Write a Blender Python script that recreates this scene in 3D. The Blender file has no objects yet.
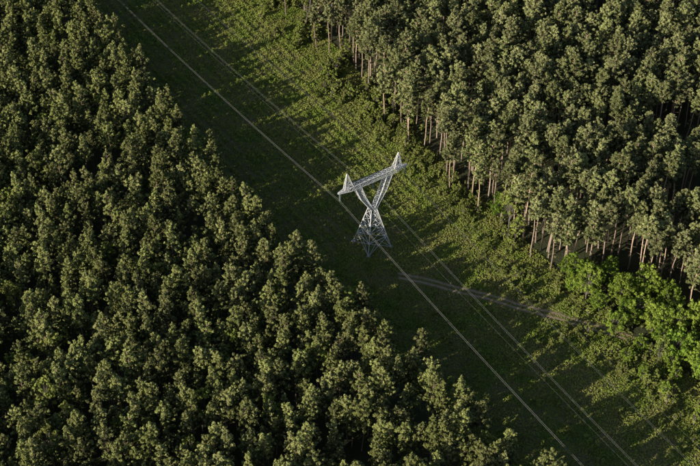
import bpy, math, numpy as np
from mathutils import Vector
R = np.random.default_rng(11)
S = bpy.context.scene
col = S.collection

# ------------------------------------------------------------ numpy helpers
def hsh(ix, iy, s=0):
    n = (ix.astype(np.int64)*374761393 + iy.astype(np.int64)*668265263 + s*974711) & 0x7fffffff
    n = ((n ^ (n >> 13))*1274126177) & 0x7fffffff
    return ((n ^ (n >> 16)) & 0xffff)/65535.0
def vnoise(x, y, sc, s=0):
    x = np.asarray(x, float)/sc; y = np.asarray(y, float)/sc
    ix = np.floor(x); iy = np.floor(y); fx = x-ix; fy = y-iy
    fx = fx*fx*(3-2*fx); fy = fy*fy*(3-2*fy)
    a = hsh(ix, iy, s); b = hsh(ix+1, iy, s); c = hsh(ix, iy+1, s); d = hsh(ix+1, iy+1, s)
    return (a*(1-fx)+b*fx)*(1-fy)+(c*(1-fx)+d*fx)*fy
def norm(v): return v/np.maximum(np.linalg.norm(v, axis=-1, keepdims=True), 1e-9)

class MB:
    def __init__(s): s.v=[]; s.f=[]; s.m=[]; s.t=[]; s.n=0
    def quads(s, V, mat, tone):   # V (N,4,3)
        N=len(V); s.v.append(V.reshape(-1,3)); s.f.append(np.arange(N*4).reshape(N,4)+s.n)
        s.m.append(np.full(N,mat)); s.t.append(np.broadcast_to(np.asarray(tone,float),(N,)).copy()); s.n+=N*4
    def tube(s, pts, rad, k, mat, tone):
        pts=np.asarray(pts,float); rad=np.asarray(rad,float); n=len(pts)
        d=norm(np.gradient(pts,axis=0)); ref=np.where(np.abs(d[:,2:3])>.9,np.array([[1.,0,0]]),np.array([[0,0,1.]]))
        a=norm(np.cross(d,ref)); b=np.cross(d,a); th=np.arange(k)*2*np.pi/k
        ring=pts[:,None]+rad[:,None,None]*(np.cos(th)[None,:,None]*a[:,None]+np.sin(th)[None,:,None]*b[:,None])
        f=[]
        for i in range(n-1):
            for j in range(k):
                f.append((i*k+j,i*k+(j+1)%k,(i+1)*k+(j+1)%k,(i+1)*k+j))
        s.v.append(ring.reshape(-1,3)); s.f.append(np.array(f)+s.n); s.m.append(np.full(len(f),mat))
        s.t.append(np.full(len(f),tone)); s.n+=n*k
    def mesh(s, name, mats):
        v=np.concatenate(s.v); f=np.concatenate(s.f); me=bpy.data.meshes.new(name)
        me.vertices.add(len(v)); me.vertices.foreach_set('co', v.astype(np.float32).ravel())
        me.loops.add(len(f)*4); me.loops.foreach_set('vertex_index', f.astype(np.int32).ravel())
        me.polygons.add(len(f)); me.polygons.foreach_set('loop_start', np.arange(0,len(f)*4,4,dtype=np.int32))
        try: me.polygons.foreach_set('loop_total', np.full(len(f),4,dtype=np.int32))
        except Exception: pass
        me.polygons.foreach_set('material_index', np.concatenate(s.m).astype(np.int32))
        a=me.attributes.new('tone','FLOAT','FACE'); a.data.foreach_set('value', np.concatenate(s.t).astype(np.float32))
        for m in mats: me.materials.append(m)
        me.update(calc_edges=True); me.validate()
        return me

def leaves(c, rad, n, size, rng, flat=.6, up=.5, rnd=.9, elong=1.7):
    """n leaf/needle-spray quads on and in an ellipsoid clump"""
    d=norm(rng.normal(size=(n,3))); r=rng.uniform(.45,1.05,n)**.7
    p=c+d*(r*rad)[:,None]*np.array([1,1,flat])
    nn=norm(d*.9+np.array([0,0,up])+rnd*norm(rng.normal(size=(n,3))))
    a=norm(np.cross(nn,rng.normal(size=(n,3)))); b=np.cross(nn,a)
    sz=size*rng.uniform(.6,1.3,n)[:,None]
    a=a*sz*elong*.5; b=b*sz*.5
    return np.stack([p-a-b*.35,p+b*-1,p+a+b*.35,p+b],1), d, r

# ------------------------------------------------------------ materials
def nt(name):
    m=bpy.data.materials.new(name); m.use_nodes=True; t=m.node_tree
    return m,t,t.nodes,t.links,t.nodes['Principled BSDF']
def foliage(name, dark, light, alt, hv=.35, trans=.22):
    m,t,N,L,P=nt(name); N.remove(P)
    at=N.new('ShaderNodeAttribute'); at.attribute_name='tone'
    mx=N.new('ShaderNodeMix'); mx.data_type='RGBA'; mx.inputs[6].default_value=(*dark,1); mx.inputs[7].default_value=(*light,1)
    L.new(at.outputs['Fac'],mx.inputs[0])
    oi=N.new('ShaderNodeObjectInfo')
    m2=N.new('ShaderNodeMix'); m2.data_type='RGBA'; L.new(mx.outputs[2],m2.inputs[6]); m2.inputs[7].default_value=(*alt,1)
    m3=N.new('ShaderNodeMath'); m3.operation='MULTIPLY'; m3.inputs[1].default_value=.5
    if hv==0:
        geo=N.new('ShaderNodeNewGeometry'); no=N.new('ShaderNodeTexNoise'); no.inputs['Scale'].default_value=.12; no.inputs['Detail'].default_value=3
        L.new(geo.outputs['Position'],no.inputs['Vector'])
        mm=N.new('ShaderNodeMath'); mm.operation='MULTIPLY_ADD'; L.new(no.outputs[0],mm.inputs[0]); mm.inputs[1].default_value=4; mm.inputs[2].default_value=-1.5; mm.use_clamp=True
        L.new(mm.outputs[0],m3.inputs[0]); m3.inputs[1].default_value=.7
    else: L.new(oi.outputs['Random'],m3.inputs[0])
    L.new(m3.outputs[0],m2.inputs[0])
    hs=N.new('ShaderNodeHueSaturation'); L.new(m2.outputs[2],hs.inputs['Color'])
    fr=N.new('ShaderNodeMath'); fr.operation='MULTIPLY'; L.new(oi.outputs['Random'],fr.inputs[0]); fr.inputs[1].default_value=7.31
    f2=N.new('ShaderNodeMath'); f2.operation='FRACT'; L.new(fr.outputs[0],f2.inputs[0])
    wn=N.new('ShaderNodeMath'); wn.operation='MULTIPLY_ADD'; L.new(f2.outputs[0],wn.inputs[0]); wn.inputs[1].default_value=hv*2; wn.inputs[2].default_value=1-hv
    L.new(wn.outputs[0],hs.inputs['Value'])
    df=N.new('ShaderNodeBsdfDiffuse'); L.new(hs.outputs[0],df.inputs['Color'])
    out=df.outputs[0]
    if trans>0:
        tr=N.new('ShaderNodeBsdfTranslucent'); L.new(hs.outputs[0],tr.inputs['Color'])
        ms=N.new('ShaderNodeMixShader'); ms.inputs[0].default_value=trans
        L.new(df.outputs[0],ms.inputs[1]); L.new(tr.outputs[0],ms.inputs[2]); out=ms.outputs[0]
    L.new(out,N['Material Output'].inputs['Surface'])
    return m
def bark(name, low, high, z0, z1):
    m,t,N,L,P=nt(name)
    tc=N.new('ShaderNodeTexCoord'); sp=N.new('ShaderNodeSeparateXYZ'); L.new(tc.outputs['Object'],sp.inputs[0])
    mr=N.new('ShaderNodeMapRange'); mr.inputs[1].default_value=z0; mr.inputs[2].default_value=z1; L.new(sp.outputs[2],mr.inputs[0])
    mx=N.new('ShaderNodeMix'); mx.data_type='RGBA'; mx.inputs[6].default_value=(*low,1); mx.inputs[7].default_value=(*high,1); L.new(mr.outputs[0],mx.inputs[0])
    no=N.new('ShaderNodeTexNoise'); no.inputs['Scale'].default_value=2; L.new(tc.outputs['Object'],no.inputs['Vector'])
    oi=N.new('ShaderNodeObjectInfo')
    hs=N.new('ShaderNodeHueSaturation'); L.new(mx.outputs[2],hs.inputs['Color'])
    q=N.new('ShaderNodeMath'); q.operation='MULTIPLY_ADD'; L.new(no.outputs[0],q.inputs[0]); q.inputs[1].default_value=1.1
    q2=N.new('ShaderNodeMath'); q2.operation='MULTIPLY_ADD'; L.new(oi.outputs['Random'],q2.inputs[0]); q2.inputs[1].default_value=.7; q2.inputs[2].default_value=.3
    L.new(q2.outputs[0],q.inputs[2])
    L.new(q.outputs[0],hs.inputs['Value']); L.new(hs.outputs[0],P.inputs['Base Color']); P.inputs['Roughness'].default_value=.9
    return m
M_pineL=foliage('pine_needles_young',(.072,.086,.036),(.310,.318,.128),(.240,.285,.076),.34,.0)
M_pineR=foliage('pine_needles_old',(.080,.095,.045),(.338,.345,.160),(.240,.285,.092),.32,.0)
M_broad=foliage('broadleaf_leaves',(.08,.16,.020),(.27,.40,.060),(.36,.40,.08),.25,.2)
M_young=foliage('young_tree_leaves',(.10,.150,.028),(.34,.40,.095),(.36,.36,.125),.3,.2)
M_grass=foliage('grass_blades',(.095,.140,.021),(.275,.360,.066),(.300,.290,.095),.0,.0)
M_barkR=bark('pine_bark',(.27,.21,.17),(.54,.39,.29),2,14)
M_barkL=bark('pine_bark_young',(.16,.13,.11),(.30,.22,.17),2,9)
M_barkB=bark('broadleaf_bark',(.16,.14,.12),(.2,.18,.15),2,9)

# ------------------------------------------------------------ tree meshes
def pine(name, seed, H, cb, Rr, nb, top_pow, mats, nleaf=20, size=.42, trad=.17, crad=.42, rise_k=.35, low=.6, gap=.22):
    r=np.random.default_rng(seed); b=MB()
    lean=r.normal(size=2)*.5
    zs=np.linspace(0,H*.97,7); tp=np.stack([lean[0]*(zs/H)**2+.12*np.sin(zs*.5+seed),lean[1]*(zs/H)**2+.12*np.cos(zs*.43+seed),zs-.2],1)
    b.tube(tp, trad*(1-.8*(zs/H)), 6, 0, .5)
    def tr(z): return np.array([np.interp(z,zs,tp[:,i]) for i in range(2)]+[z])
    for i in range(8):
        z=r.uniform(.35,1)*cb; a=r.uniform(0,6.28); l=r.uniform(.5,1.7); p=tr(z)
        b.tube([p,p+np.array([math.cos(a)*l,math.sin(a)*l,.1])],[.035,.015],3,0,.3)
        if r.random()<.35:
            q,d,rr=leaves(p+np.array([math.cos(a)*l,math.sin(a)*l,.2]),.4,10,size,r,.7); b.quads(q,1,np.clip(.3+r.normal(size=10)*.12,0,1))
    az=r.uniform(0,6.28); sq=r.uniform(.5,1.4); sa=r.uniform(0,3.14); off=r.normal(size=2)*Rr*.12
    nw=max(6,nb//5)
    for i in range(nb):
        wv=(i*nw)//nb; u=(wv+.5+r.uniform(-gap,gap))/nw; u=min(max(u,0),.985); z=cb+(H-cb)*u*.96; az+=2.4+r.normal()*.4
        prof=(1-u)**top_pow*min(1,low+u*2.0)
        l=Rr*prof*r.uniform(.45,1.3)*(1+.2*math.cos(2*(az-sa))*sq)+.12
        rise=l*(rise_k+.6*u)+r.normal()*.15
        p0=tr(z-.25); dirv=np.array([math.cos(az),math.sin(az),0]); p2=p0+dirv*l+np.array([off[0]*(1-u),off[1]*(1-u),rise]); p1=p0+dirv*l*.5+np.array([0,0,rise*.3])
        b.tube([p0,p1,p2],[.055,.04,.015],3,0,.35)
        nc=1+int(l>1.0)+int(l>2.1); bt=r.normal()*.12
        for k in range(nc):
            f=1-.45*k/1.0*(1 if nc<3 else .75); c=p0+(p2-p0)*f+r.normal(size=3)*np.array([.22,.22,.1])
            rad=crad*r.uniform(.65,1.35)*(.75 if u>.85 else 1)*(1-.1*k)
            q,d,rr=leaves(c,rad,int(nleaf*r.uniform(.6,1.3)),size,r,.8,.45,.65,2.0)
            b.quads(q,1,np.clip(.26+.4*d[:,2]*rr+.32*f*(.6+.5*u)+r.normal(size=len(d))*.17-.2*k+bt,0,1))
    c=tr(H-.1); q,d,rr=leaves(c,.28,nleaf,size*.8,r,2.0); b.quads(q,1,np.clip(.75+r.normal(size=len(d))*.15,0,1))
    return b.mesh(name,mats)
def broad(name, seed, H, cb, Rr, mats, n=60, size=.45, cl=.3):
    r=np.random.default_rng(seed); b=MB(); zs=np.linspace(0,H*.7,6)
    tp=np.stack([.15*np.sin(zs),.15*np.cos(zs),zs-.2],1); b.tube(tp,.2*(1-.7*zs/H)*min(1,H/9),7,0,.5)
    for i in range(n):
        d=norm(r.normal(size=3)); rr=r.uniform(.5,1)**.5
        cz=(cb+H)/2; c=np.array([0,0,cz])+d*rr*np.array([Rr,Rr,(H-cb)/2])*r.uniform(.65,1.18)
        if c[2]<cb*.8: continue
        p0=np.array([0,0,max(min(1.2,H*.2),c[2]*.55)]); b.tube([p0,(p0+c)/2+np.array([0,0,.1]),c],[.06,.04,.012],3,0,.4)
        q,dd,r2=leaves(c,r.uniform(.4,.95)*Rr*cl,34,size,r,.75,.4,.7,1.3)
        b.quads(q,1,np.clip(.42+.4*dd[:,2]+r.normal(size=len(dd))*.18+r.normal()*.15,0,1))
    return b.mesh(name,mats)

PL=[];PR=[];PB=[];PY=[];PK=[]
for i in range(12):
    H=[16.5,18,17,15.5,18.5,17.5,16,19.5,17.2,14.5,17,18.2][i]
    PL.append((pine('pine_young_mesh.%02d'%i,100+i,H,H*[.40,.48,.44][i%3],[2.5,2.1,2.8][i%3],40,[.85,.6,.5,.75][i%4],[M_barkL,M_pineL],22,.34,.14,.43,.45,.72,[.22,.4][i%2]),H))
for i in range(12):
    H=[23,25,24,22,26,24.5,23.5,21.5,25.5,27,24,22.5][i]
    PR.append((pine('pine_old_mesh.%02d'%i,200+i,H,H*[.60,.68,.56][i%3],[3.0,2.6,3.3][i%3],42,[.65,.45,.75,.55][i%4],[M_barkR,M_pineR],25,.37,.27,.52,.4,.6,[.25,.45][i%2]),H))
for i in range(4): PB.append((broad('broadleaf_mesh.%02d'%i,300+i,[11,13,9,12][i],[2.0,2.5,1.0,2.5][i],[3.6,4.0,3.2,3.4][i],[M_barkB,M_broad],80,.40,.26),0))
for i in range(3): PK.append((broad('birch_mesh.%02d'%i,350+i,[15,16.5,14][i],[6,7,5][i],[2.4,2.7,2.2][i],[M_barkB,M_young],50,.36),0))
for i in range(6): PY.append((broad('young_tree_mesh.%02d'%i,400+i,[4.5,3,5.5,2.2,3.8,6.5][i],[.6,.3,.8,.2,.5,1][i],[1.1,1.1,1.2,1.1,.9,1.4][i],[M_barkB,M_young],22,.30,.36),0))

# ------------------------------------------------------------ layout (metres)
T=np.array([6.6,-5.0]); D=np.array([-.552,.834]); E=np.array([.834,.552])
LY=[-300,-100,-69,-20,5,30,103,300]; LX=[173,47,24.5,-15.5,-33,-48,-88,-204]
RY=[-300,-80,-45,-28,21.5,97,300]; RX=[260,106,76,64,31,-9,-116]
def left_edge(y): return np.interp(y,LY,LX)
def right_edge(y): return np.interp(y,RY,RX)

def empty(name):
    e=bpy.data.objects.new(name,None); e.empty_display_size=1; col.objects.link(e); return e
def place(me,name,x,y,s,parent=None,sz=None):
    o=bpy.data.objects.new(name,me); o.location=(x,y,0); o.rotation_euler=(R.normal()*.03,R.normal()*.03,R.uniform(0,6.28)); o.scale=(s,s,s*(sz or 1))
    if parent: o.parent=parent
    col.objects.link(o); return o
FL=empty('pine_forest'); FR=empty('pine_forest'); FY=empty('young_tree_thicket')

def grid(sp,x0,x1,y0,y1,jit=.45):
    xs=np.arange(x0,x1,sp); ys=np.arange(y0,y1,sp*.88); X,Y=np.meshgrid(xs,ys); X=X+(np.arange(len(ys))%2)[:,None]*sp*.5
    X=X+R.uniform(-jit,jit,X.shape)*sp; Y=Y+R.uniform(-jit,jit,Y.shape)*sp
    return X.ravel(),Y.ravel()
X,Y=grid(4.4,-160,100,-122,158,.47)
nz=vnoise(X,Y,9,3)
for x,y,n in zip(X,Y,nz):
    e=left_edge(y)+R.normal()*1.5-.5
    if x>e or (n<.12 and x<e-10): continue
    k=R.integers(0,12); s=R.uniform(.72,1.18)
    if x>e-16: s=max(s,1.0)
    if R.random()<.035: place(PK[R.integers(0,3)][0],'birch',x,y,s,FL); continue
    place(PL[k][0],'pine',x,y,s,FL,R.uniform(.95,1.1))
X,Y=grid(5.0,-80,160,-122,168)
nz=vnoise(X,Y,14,8)
for x,y,n in zip(X,Y,nz):
    e=right_edge(y)+R.normal()*2.4
    if x<e or n<.13: continue
    if y<-18 and x<e+26:
        if R.random()<.75: place(PB[R.integers(0,4)][0],'broadleaf',x,y,R.uniform(.55,1.1),FR)
        continue
    k=R.integers(0,12); s=R.uniform(.80,1.08)
    if x<e+4 and -70<y<110:
        if R.random()<.15: continue
        place(PR[k][0],'pine_tree',x,y,s*.97)
    elif R.random()<.03: place(PK[R.integers(0,3)][0],'birch',x,y,s*1.3,FR)
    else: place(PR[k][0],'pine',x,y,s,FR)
for (x,y,s,k) in [(70,-26,.9,0),(77,-31,1.0,1),(84,-28,1.1,3),(90,-36,1.0,0),(86,-44,.9,1),(97,-42,1.1,3),(46,6,.8,1),(80,-49,.65,2),(93,-53,.9,0),(88,-60,.6,2),(97,-66,.7,0),(64,-25,.6,2),(76,-53,.5,0),(84,-66,.5,3),(92,-74,.55,2),(79,-60,.4,1)]:
    place(PB[k][0],'broadleaf_tree',x,y,s)
for (x,y,s,k) in [(49,-6,.85,0),(84,-55,.75,1),(36,-70,.45,2)]: place(PK[k][0],'birch_tree',x,y,s)
for i in range(2300):
    y=R.uniform(-115,158) if i<2000 else R.uniform(-95,-40); e=right_edge(y); x=e-R.normal()*5-.5
    if y<-15: x=e-R.normal()*8-4
    if y>45: x=e-R.normal()*5-3
    if vnoise([x],[y],7,5)[0]<.38: continue
    if abs(y-np.interp(x,[-3,34.7,70.4,110],[-12.4,-25.6,-40.4,-60]))<2.2: continue
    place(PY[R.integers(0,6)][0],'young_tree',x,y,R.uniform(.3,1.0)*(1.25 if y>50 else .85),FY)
for i in range(1000):
    y=R.uniform(-115,158) if i%3 else R.uniform(-110,-25); l=left_edge(y); e=right_edge(y); x=R.uniform(l+2,e-1)
    if vnoise([x],[y],10,15)[0]<.42 or (y>10 and R.random()<.6): continue
    if abs(y-np.interp(x,[-3,34.7,70.4,110],[-12.4,-25.6,-40.4,-60]))<2.6: continue
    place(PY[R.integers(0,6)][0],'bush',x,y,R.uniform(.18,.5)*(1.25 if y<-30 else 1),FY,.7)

# ------------------------------------------------------------ track centreline
TRX=[-3,34.7,70.4,110]; TRY=[-12.4,-25.6,-40.4,-60]
def trk(x,y): return np.where(x<14,9.,np.abs(y-np.interp(x,TRX,TRY)-.25*np.sin(x*.35))*.93)
g=MB(); n=330000
y=R.uniform(-115,158,n); l=left_edge(y)-3; e=right_edge(y)+5; x=l+(e-l)*R.random(n)
td=trk(x,y); hn=vnoise(x,y,2.2,21)*.6+vnoise(x,y,7,22)*.6
A=(x-T[0])*D[0]+(y-T[1])*D[1]; Bc=(x-T[0])*E[0]+(y-T[1])*E[1]
RS=2.9; wav=.55*vnoise(x,y,30,31)
row=np.where(A>4,.5+.42*np.cos(2*np.pi*(Bc/RS+wav)),.5)
row=np.where(x>right_edge(y)-9,.5,row)
keep=(td>1.4+R.random(n)*.6)|((td<.45))&(R.random(n)<.5)|(R.random(n)<.07); keep&=(hn*.6+row*.65+R.random(n)*.6>.66)
x=x[keep];y=y[keep];hn=hn[keep];td=td[keep];row=row[keep]; n=len(x)
h=(.2+.7*np.clip(hn-.35,0,1)+.45*row)*R.uniform(.5,1.1,n); h=np.where(td<2,.15,h)
nn=norm(np.stack([R.normal(size=n)*.55-.15,R.normal(size=n)*.55-.12,R.uniform(.3,1.1,n)],1)); a=norm(np.cross(nn,R.normal(size=(n,3)))); b=np.cross(nn,a)
sz=R.uniform(.18,.45,n)[:,None]; p=np.stack([x,y,h*.6],1)
g.quads(np.stack([p-a*sz*.7,p-b*sz*.5,p+a*sz*.7,p+b*sz*.5],1),0,np.clip(0+.45*hn+.40*row+R.normal(size=n)*.18,0,1))
o=bpy.data.objects.new('meadow_grass',g.mesh('meadow_grass',[M_grass])); col.objects.link(o)
g=MB()
for rw in np.arange(-15,14):
    for a_ in np.arange(4,170,1.5):
        q0=T+D*a_+E*(rw*RS); sh=.55*vnoise([q0[0]],[q0[1]],30,31)[0]*RS
        p=T+D*(a_+R.normal()*.3)+E*(rw*RS-sh+R.normal()*.22)
        if not(left_edge(p[1])+3<p[0]<right_edge(p[1])-7) or R.random()<.38: continue
        hgt=R.uniform(.5,1.6)
        q,d,rr=leaves(np.array([p[0],p[1],hgt*.7]),hgt*.45,22,.28,R,1.2)
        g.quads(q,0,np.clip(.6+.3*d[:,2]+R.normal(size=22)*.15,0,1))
o=bpy.data.objects.new('sapling_rows',g.mesh('sapling_rows',[M_young])); col.objects.link(o)

# ------------------------------------------------------------ ground sheets
def sheet(name,pts,z,mat):
    me=bpy.data.meshes.new(name); me.from_pydata([(a,b_,z) for a,b_ in pts],[],[tuple(range(len(pts)))]); me.materials.append(mat)
    o=bpy.data.objects.new(name,me); col.objects.link(o); return o
def ground_mat(name,cols,sc,bump=.6,bs=1.5):
    m,t,N,L,P=nt(name); geo=N.new('ShaderNodeNewGeometry')
    n1=N.new('ShaderNodeTexNoise'); n1.inputs['Scale'].default_value=sc; n1.inputs['Detail'].default_value=7; n1.inputs['Roughness'].default_value=.65; L.new(geo.outputs['Position'],n1.inputs['Vector'])
    cr=N.new('ShaderNodeValToRGB'); el=cr.color_ramp.elements
    el[0].position=.3; el[0].color=(*cols[0],1); el[1].position=.7; el[1].color=(*cols[-1],1)
    for i,c in enumerate(cols[1:-1]): q=el.new(.3+.4*(i+1)/(len(cols)-1)); q.color=(*c,1)
    L.new(n1.outputs[0],cr.inputs[0]); L.new(cr.outputs[0],P.inputs['Base Color']); P.inputs['Roughness'].default_value=.95
    n2=N.new('ShaderNodeTexNoise'); n2.inputs['Scale'].default_value=bs; n2.inputs['Detail'].default_value=4; L.new(geo.outputs['Position'],n2.inputs['Vector'])
    bp=N.new('ShaderNodeBump'); bp.inputs['Strength'].default_value=bump; bp.inputs['Distance'].default_value=.5; L.new(n2.outputs[0],bp.inputs['Height']); L.new(bp.outputs[0],P.inputs['Normal'])
    return m
MG=ground_mat('forest_floor',[(.035,.040,.018),(.055,.06,.025),(.055,.085,.026)],.15)
MM=ground_mat('meadow_ground',[(.08,.12,.025),(.13,.15,.045),(.19,.155,.08),(.10,.16,.035)],.12)
MT=ground_mat('track_dirt',[(.30,.23,.16),(.38,.29,.20),(.22,.20,.10)],.6,.4,3)
sheet('ground',[(-4000,-4000),(4000,-4000),(4000,4000),(-4000,4000)],0,MG)
ys=np.linspace(-295,295,60)
sheet('corridor_meadow',[(left_edge(v)+1,v) for v in ys]+[(right_edge(v)+3,v) for v in ys[::-1]],.004,MM)
tx=np.linspace(14,112,74)
def strip(off0,off1,z,name):
    v=[];f=[]
    for i,xx in enumerate(tx):
        yy=np.interp(xx,TRX,TRY)+.25*math.sin(xx*.35); w=.15*math.sin(xx*1.3)
        v+= [(xx,yy+off0+w,z),(xx,yy+off1+w*.3,z)]
        if i: f.append((2*i-2,2*i,2*i+1,2*i-1))
    me=bpy.data.meshes.new(name); me.from_pydata(v,[],f); me.materials.append(MT); return me
par=empty('dirt_track')
for nme,a_,b_ in (('rut_1',-1.4,-.45),('rut_2',.45,1.4)):
    o=bpy.data.objects.new(nme,strip(a_,b_,.008,nme)); o.parent=par; col.objects.link(o)

# ------------------------------------------------------------ pylon
m,t,N,L,P=nt('galvanised_steel'); P.inputs['Metallic'].default_value=.0; P.inputs['Roughness'].default_value=.45
geo=N.new('ShaderNodeNewGeometry'); no=N.new('ShaderNodeTexNoise'); no.inputs['Scale'].default_value=1.2; L.new(geo.outputs['Position'],no.inputs['Vector'])
cr=N.new('ShaderNodeValToRGB'); cr.color_ramp.elements[0].color=(.66,.68,.72,1); cr.color_ramp.elements[1].color=(.80,.81,.84,1); L.new(no.outputs[0],cr.inputs[0]); L.new(cr.outputs[0],P.inputs['Base Color'])
M_st=m
m,t,N,L,P=nt('insulator_glass'); P.inputs['Base Color'].default_value=(.20,.25,.25,1); P.inputs['Roughness'].default_value=.25; M_in=m
m,t,N,L,P=nt('aluminium_cable'); P.inputs['Base Color'].default_value=(.5,.5,.5,1); P.inputs['Metallic'].default_value=.3; P.inputs['Roughness'].default_value=.45; M_ca=m
m,t,N,L,P=nt('concrete_footing'); P.inputs['Base Color'].default_value=(.35,.34,.32,1); M_co=m

pyl=empty('electricity_pylon'); pyl.location=(T[0],T[1],0); pyl.rotation_euler=(0,0,math.atan2(E[1],E[0]))
def child(me,name,mats=None):
    o=bpy.data.objects.new(name,me); o.parent=pyl; col.objects.link(o); return o
B=MB()
def bar(p,q,w):
    B.tube([p,q],[w*.72,w*.72],4,0,.5)
V=lambda *a: np.array(a,float)
def lattice(c0,c1,nseg,wl,wb,close=True,pw=1.0):
    fs=np.linspace(0,1,nseg+1)**pw
    R0=[[c0[k]+(c1[k]-c0[k])*f for k in range(4)] for f in fs]
    for k in range(4): bar(c0[k],c1[k],wl)
    for i in range(nseg):
        for k in range(4):
            j=(k+1)%4
            bar(R0[i][k],R0[i+1][j],wb); bar(R0[i][j],R0[i+1][k],wb)
            bar(R0[i+1][k],R0[i+1][j],wb)
hb=4.1; hw=.95; zw=14.5
cor=[(-1,-1),(1,-1),(1,1),(-1,1)]
base=[V(a*hb,b_*hb,.1) for a,b_ in cor]; mid=[V(a*hw,b_*hw*.9,zw) for a,b_ in cor]
lattice(base,mid,5,.22,.10,pw=.8)
for k in range(4):
    j=(k+1)%4; f=.28
    a=base[k]+(mid[k]-base[k])*f; c=base[j]+(mid[j]-base[j])*f; bar(a,c,.1)
    bar((a+c)/2,base[k],.09); bar((a+c)/2,base[j],.09)
zb=25.0; zt=26.4; dp=.75
for s in (-1,1):
    c0=[V(s*.15,-hw*.9,zw),V(s*hw,-hw*.9,zw),V(s*hw,hw*.9,zw),V(s*.15,hw*.9,zw)]
    k0=[V(s*3.0,-.85,zw+6.3),V(s*4.4,-.85,zw+5.5),V(s*4.4,.85,zw+5.5),V(s*3.0,.85,zw+6.3)]
    k1=[V(s*4.4,-dp,zb),V(s*6.4,-dp,zb),V(s*6.4,dp,zb),V(s*4.4,dp,zb)]
    lattice(c0,k0,4,.19,.085); lattice(k0,k1,3,.19,.085)
    pk=[V(s*7.1,-dp,zt),V(s*9.9,-dp*.7,zt-.2),V(s*9.9,dp*.7,zt-.2),V(s*7.1,dp,zt)]
    ap=[V(s*(8.9+dx*.1),dy*.1,31.4) for dx,dy in cor]
    lattice(pk,ap,4,.14,.07)
    b0=[V(s*7.9,-dp,zb),V(s*7.9,dp,zb),V(s*7.9,dp,zt),V(s*7.9,-dp,zt)]
    b1=[V(s*12,-.15,zb+.35),V(s*12,.15,zb+.35),V(s*12,.15,zb+.7),V(s*12,-.15,zb+.7)]
    lattice(b0,b1,4,.16,.08)
lattice([V(-7.9,-dp,zb),V(-7.9,dp,zb),V(-7.9,dp,zt),V(-7.9,-dp,zt)],[V(7.9,-dp,zb),V(7.9,dp,zb),V(7.9,dp,zt),V(7.9,-dp,zt)],10,.18,.08)
child(B.mesh('lattice_frame',[M_st]),'lattice_frame')
B=MB()
for a,b_ in cor: B.tube([V(a*hb,b_*hb,-.2),V(a*hb,b_*hb,.25),V(a*hb,b_*hb,.5),V(a*hb,b_*hb,.51)],[.55,.55,.4,.02],10,0,.5)
child(B.mesh('footings',[M_co]),'footings')
B=MB()
att=[(-11.4,22.4,25.3,.018),(0,22.0,25.0,.012),(11.4,22.4,25.3,.009)]
for s,zc,zt_,_ in att:
    nD=22; zz=np.linspace(zt_,zc+.2,nD*2); rr=np.where(np.arange(nD*2)%2,.13,.05)
    for oy in (-.22,.22): B.tube(np.stack([np.full(nD*2,s),np.full(nD*2,oy),zz],1),rr,6,0,.5)
    B.tube([V(s,-.4,zc+.15),V(s,.4,zc+.15)],[.08,.08],4,0,.5)
child(B.mesh('insulator_strings',[M_in]),'insulator_strings')
B=MB()
def cable(s,z,rad,span=360,sag=9,offs=(0,)):
    for side in (-1,1):
        u=np.linspace(0,1,60)
        for o_ in offs:
            B.tube(np.stack([np.full(60,s+o_),side*u*span,z-4*sag*u*(1-u)],1),np.full(60,rad),4,0,.5)
for s,zc,_,rd in att: cable(s,zc,rd,offs=(-.2,.2))
for s in (-8.9,8.9): cable(s,31.4,.006,sag=7)
child(B.mesh('power_lines',[M_ca]),'power_lines')

# ------------------------------------------------------------ light, sky, camera
el=math.radians(20); az=math.radians(38)
v=Vector((math.cos(el)*math.cos(az),math.cos(el)*math.sin(az),-math.sin(el)))
sl=bpy.data.lights.new('sun','SUN'); sl.energy=5; sl.angle=math.radians(.5); sl.color=(1,.90,.72)
so=bpy.data.objects.new('sun',sl); so.rotation_euler=v.to_track_quat('-Z','Y').to_euler(); so.location=(-300,-300,300); col.objects.link(so)
w=bpy.data.worlds.new('World'); S.world=w; w.use_nodes=True; N=w.node_tree.nodes
sk=N.new('ShaderNodeTexSky'); sk.sky_type='NISHITA'; sk.sun_disc=False; sk.sun_elevation=el; sk.sun_rotation=math.radians(232)
w.node_tree.links.new(sk.outputs[0],N['Background'].inputs[0]); N['Background'].inputs[1].default_value=.08
cd=bpy.data.cameras.new('camera'); cd.lens=72; cd.sensor_width=36; cd.clip_end=9000; cd.clip_start=1
co=bpy.data.objects.new('camera',cd); p=math.radians(42); d=424.5
co.location=(0,-d*math.cos(p),d*math.sin(p)); co.rotation_euler=(math.radians(90)-p,0,0); col.objects.link(co); S.camera=co
S.view_settings.view_transform='Standard'; S.view_settings.look='None'; S.view_settings.exposure=0
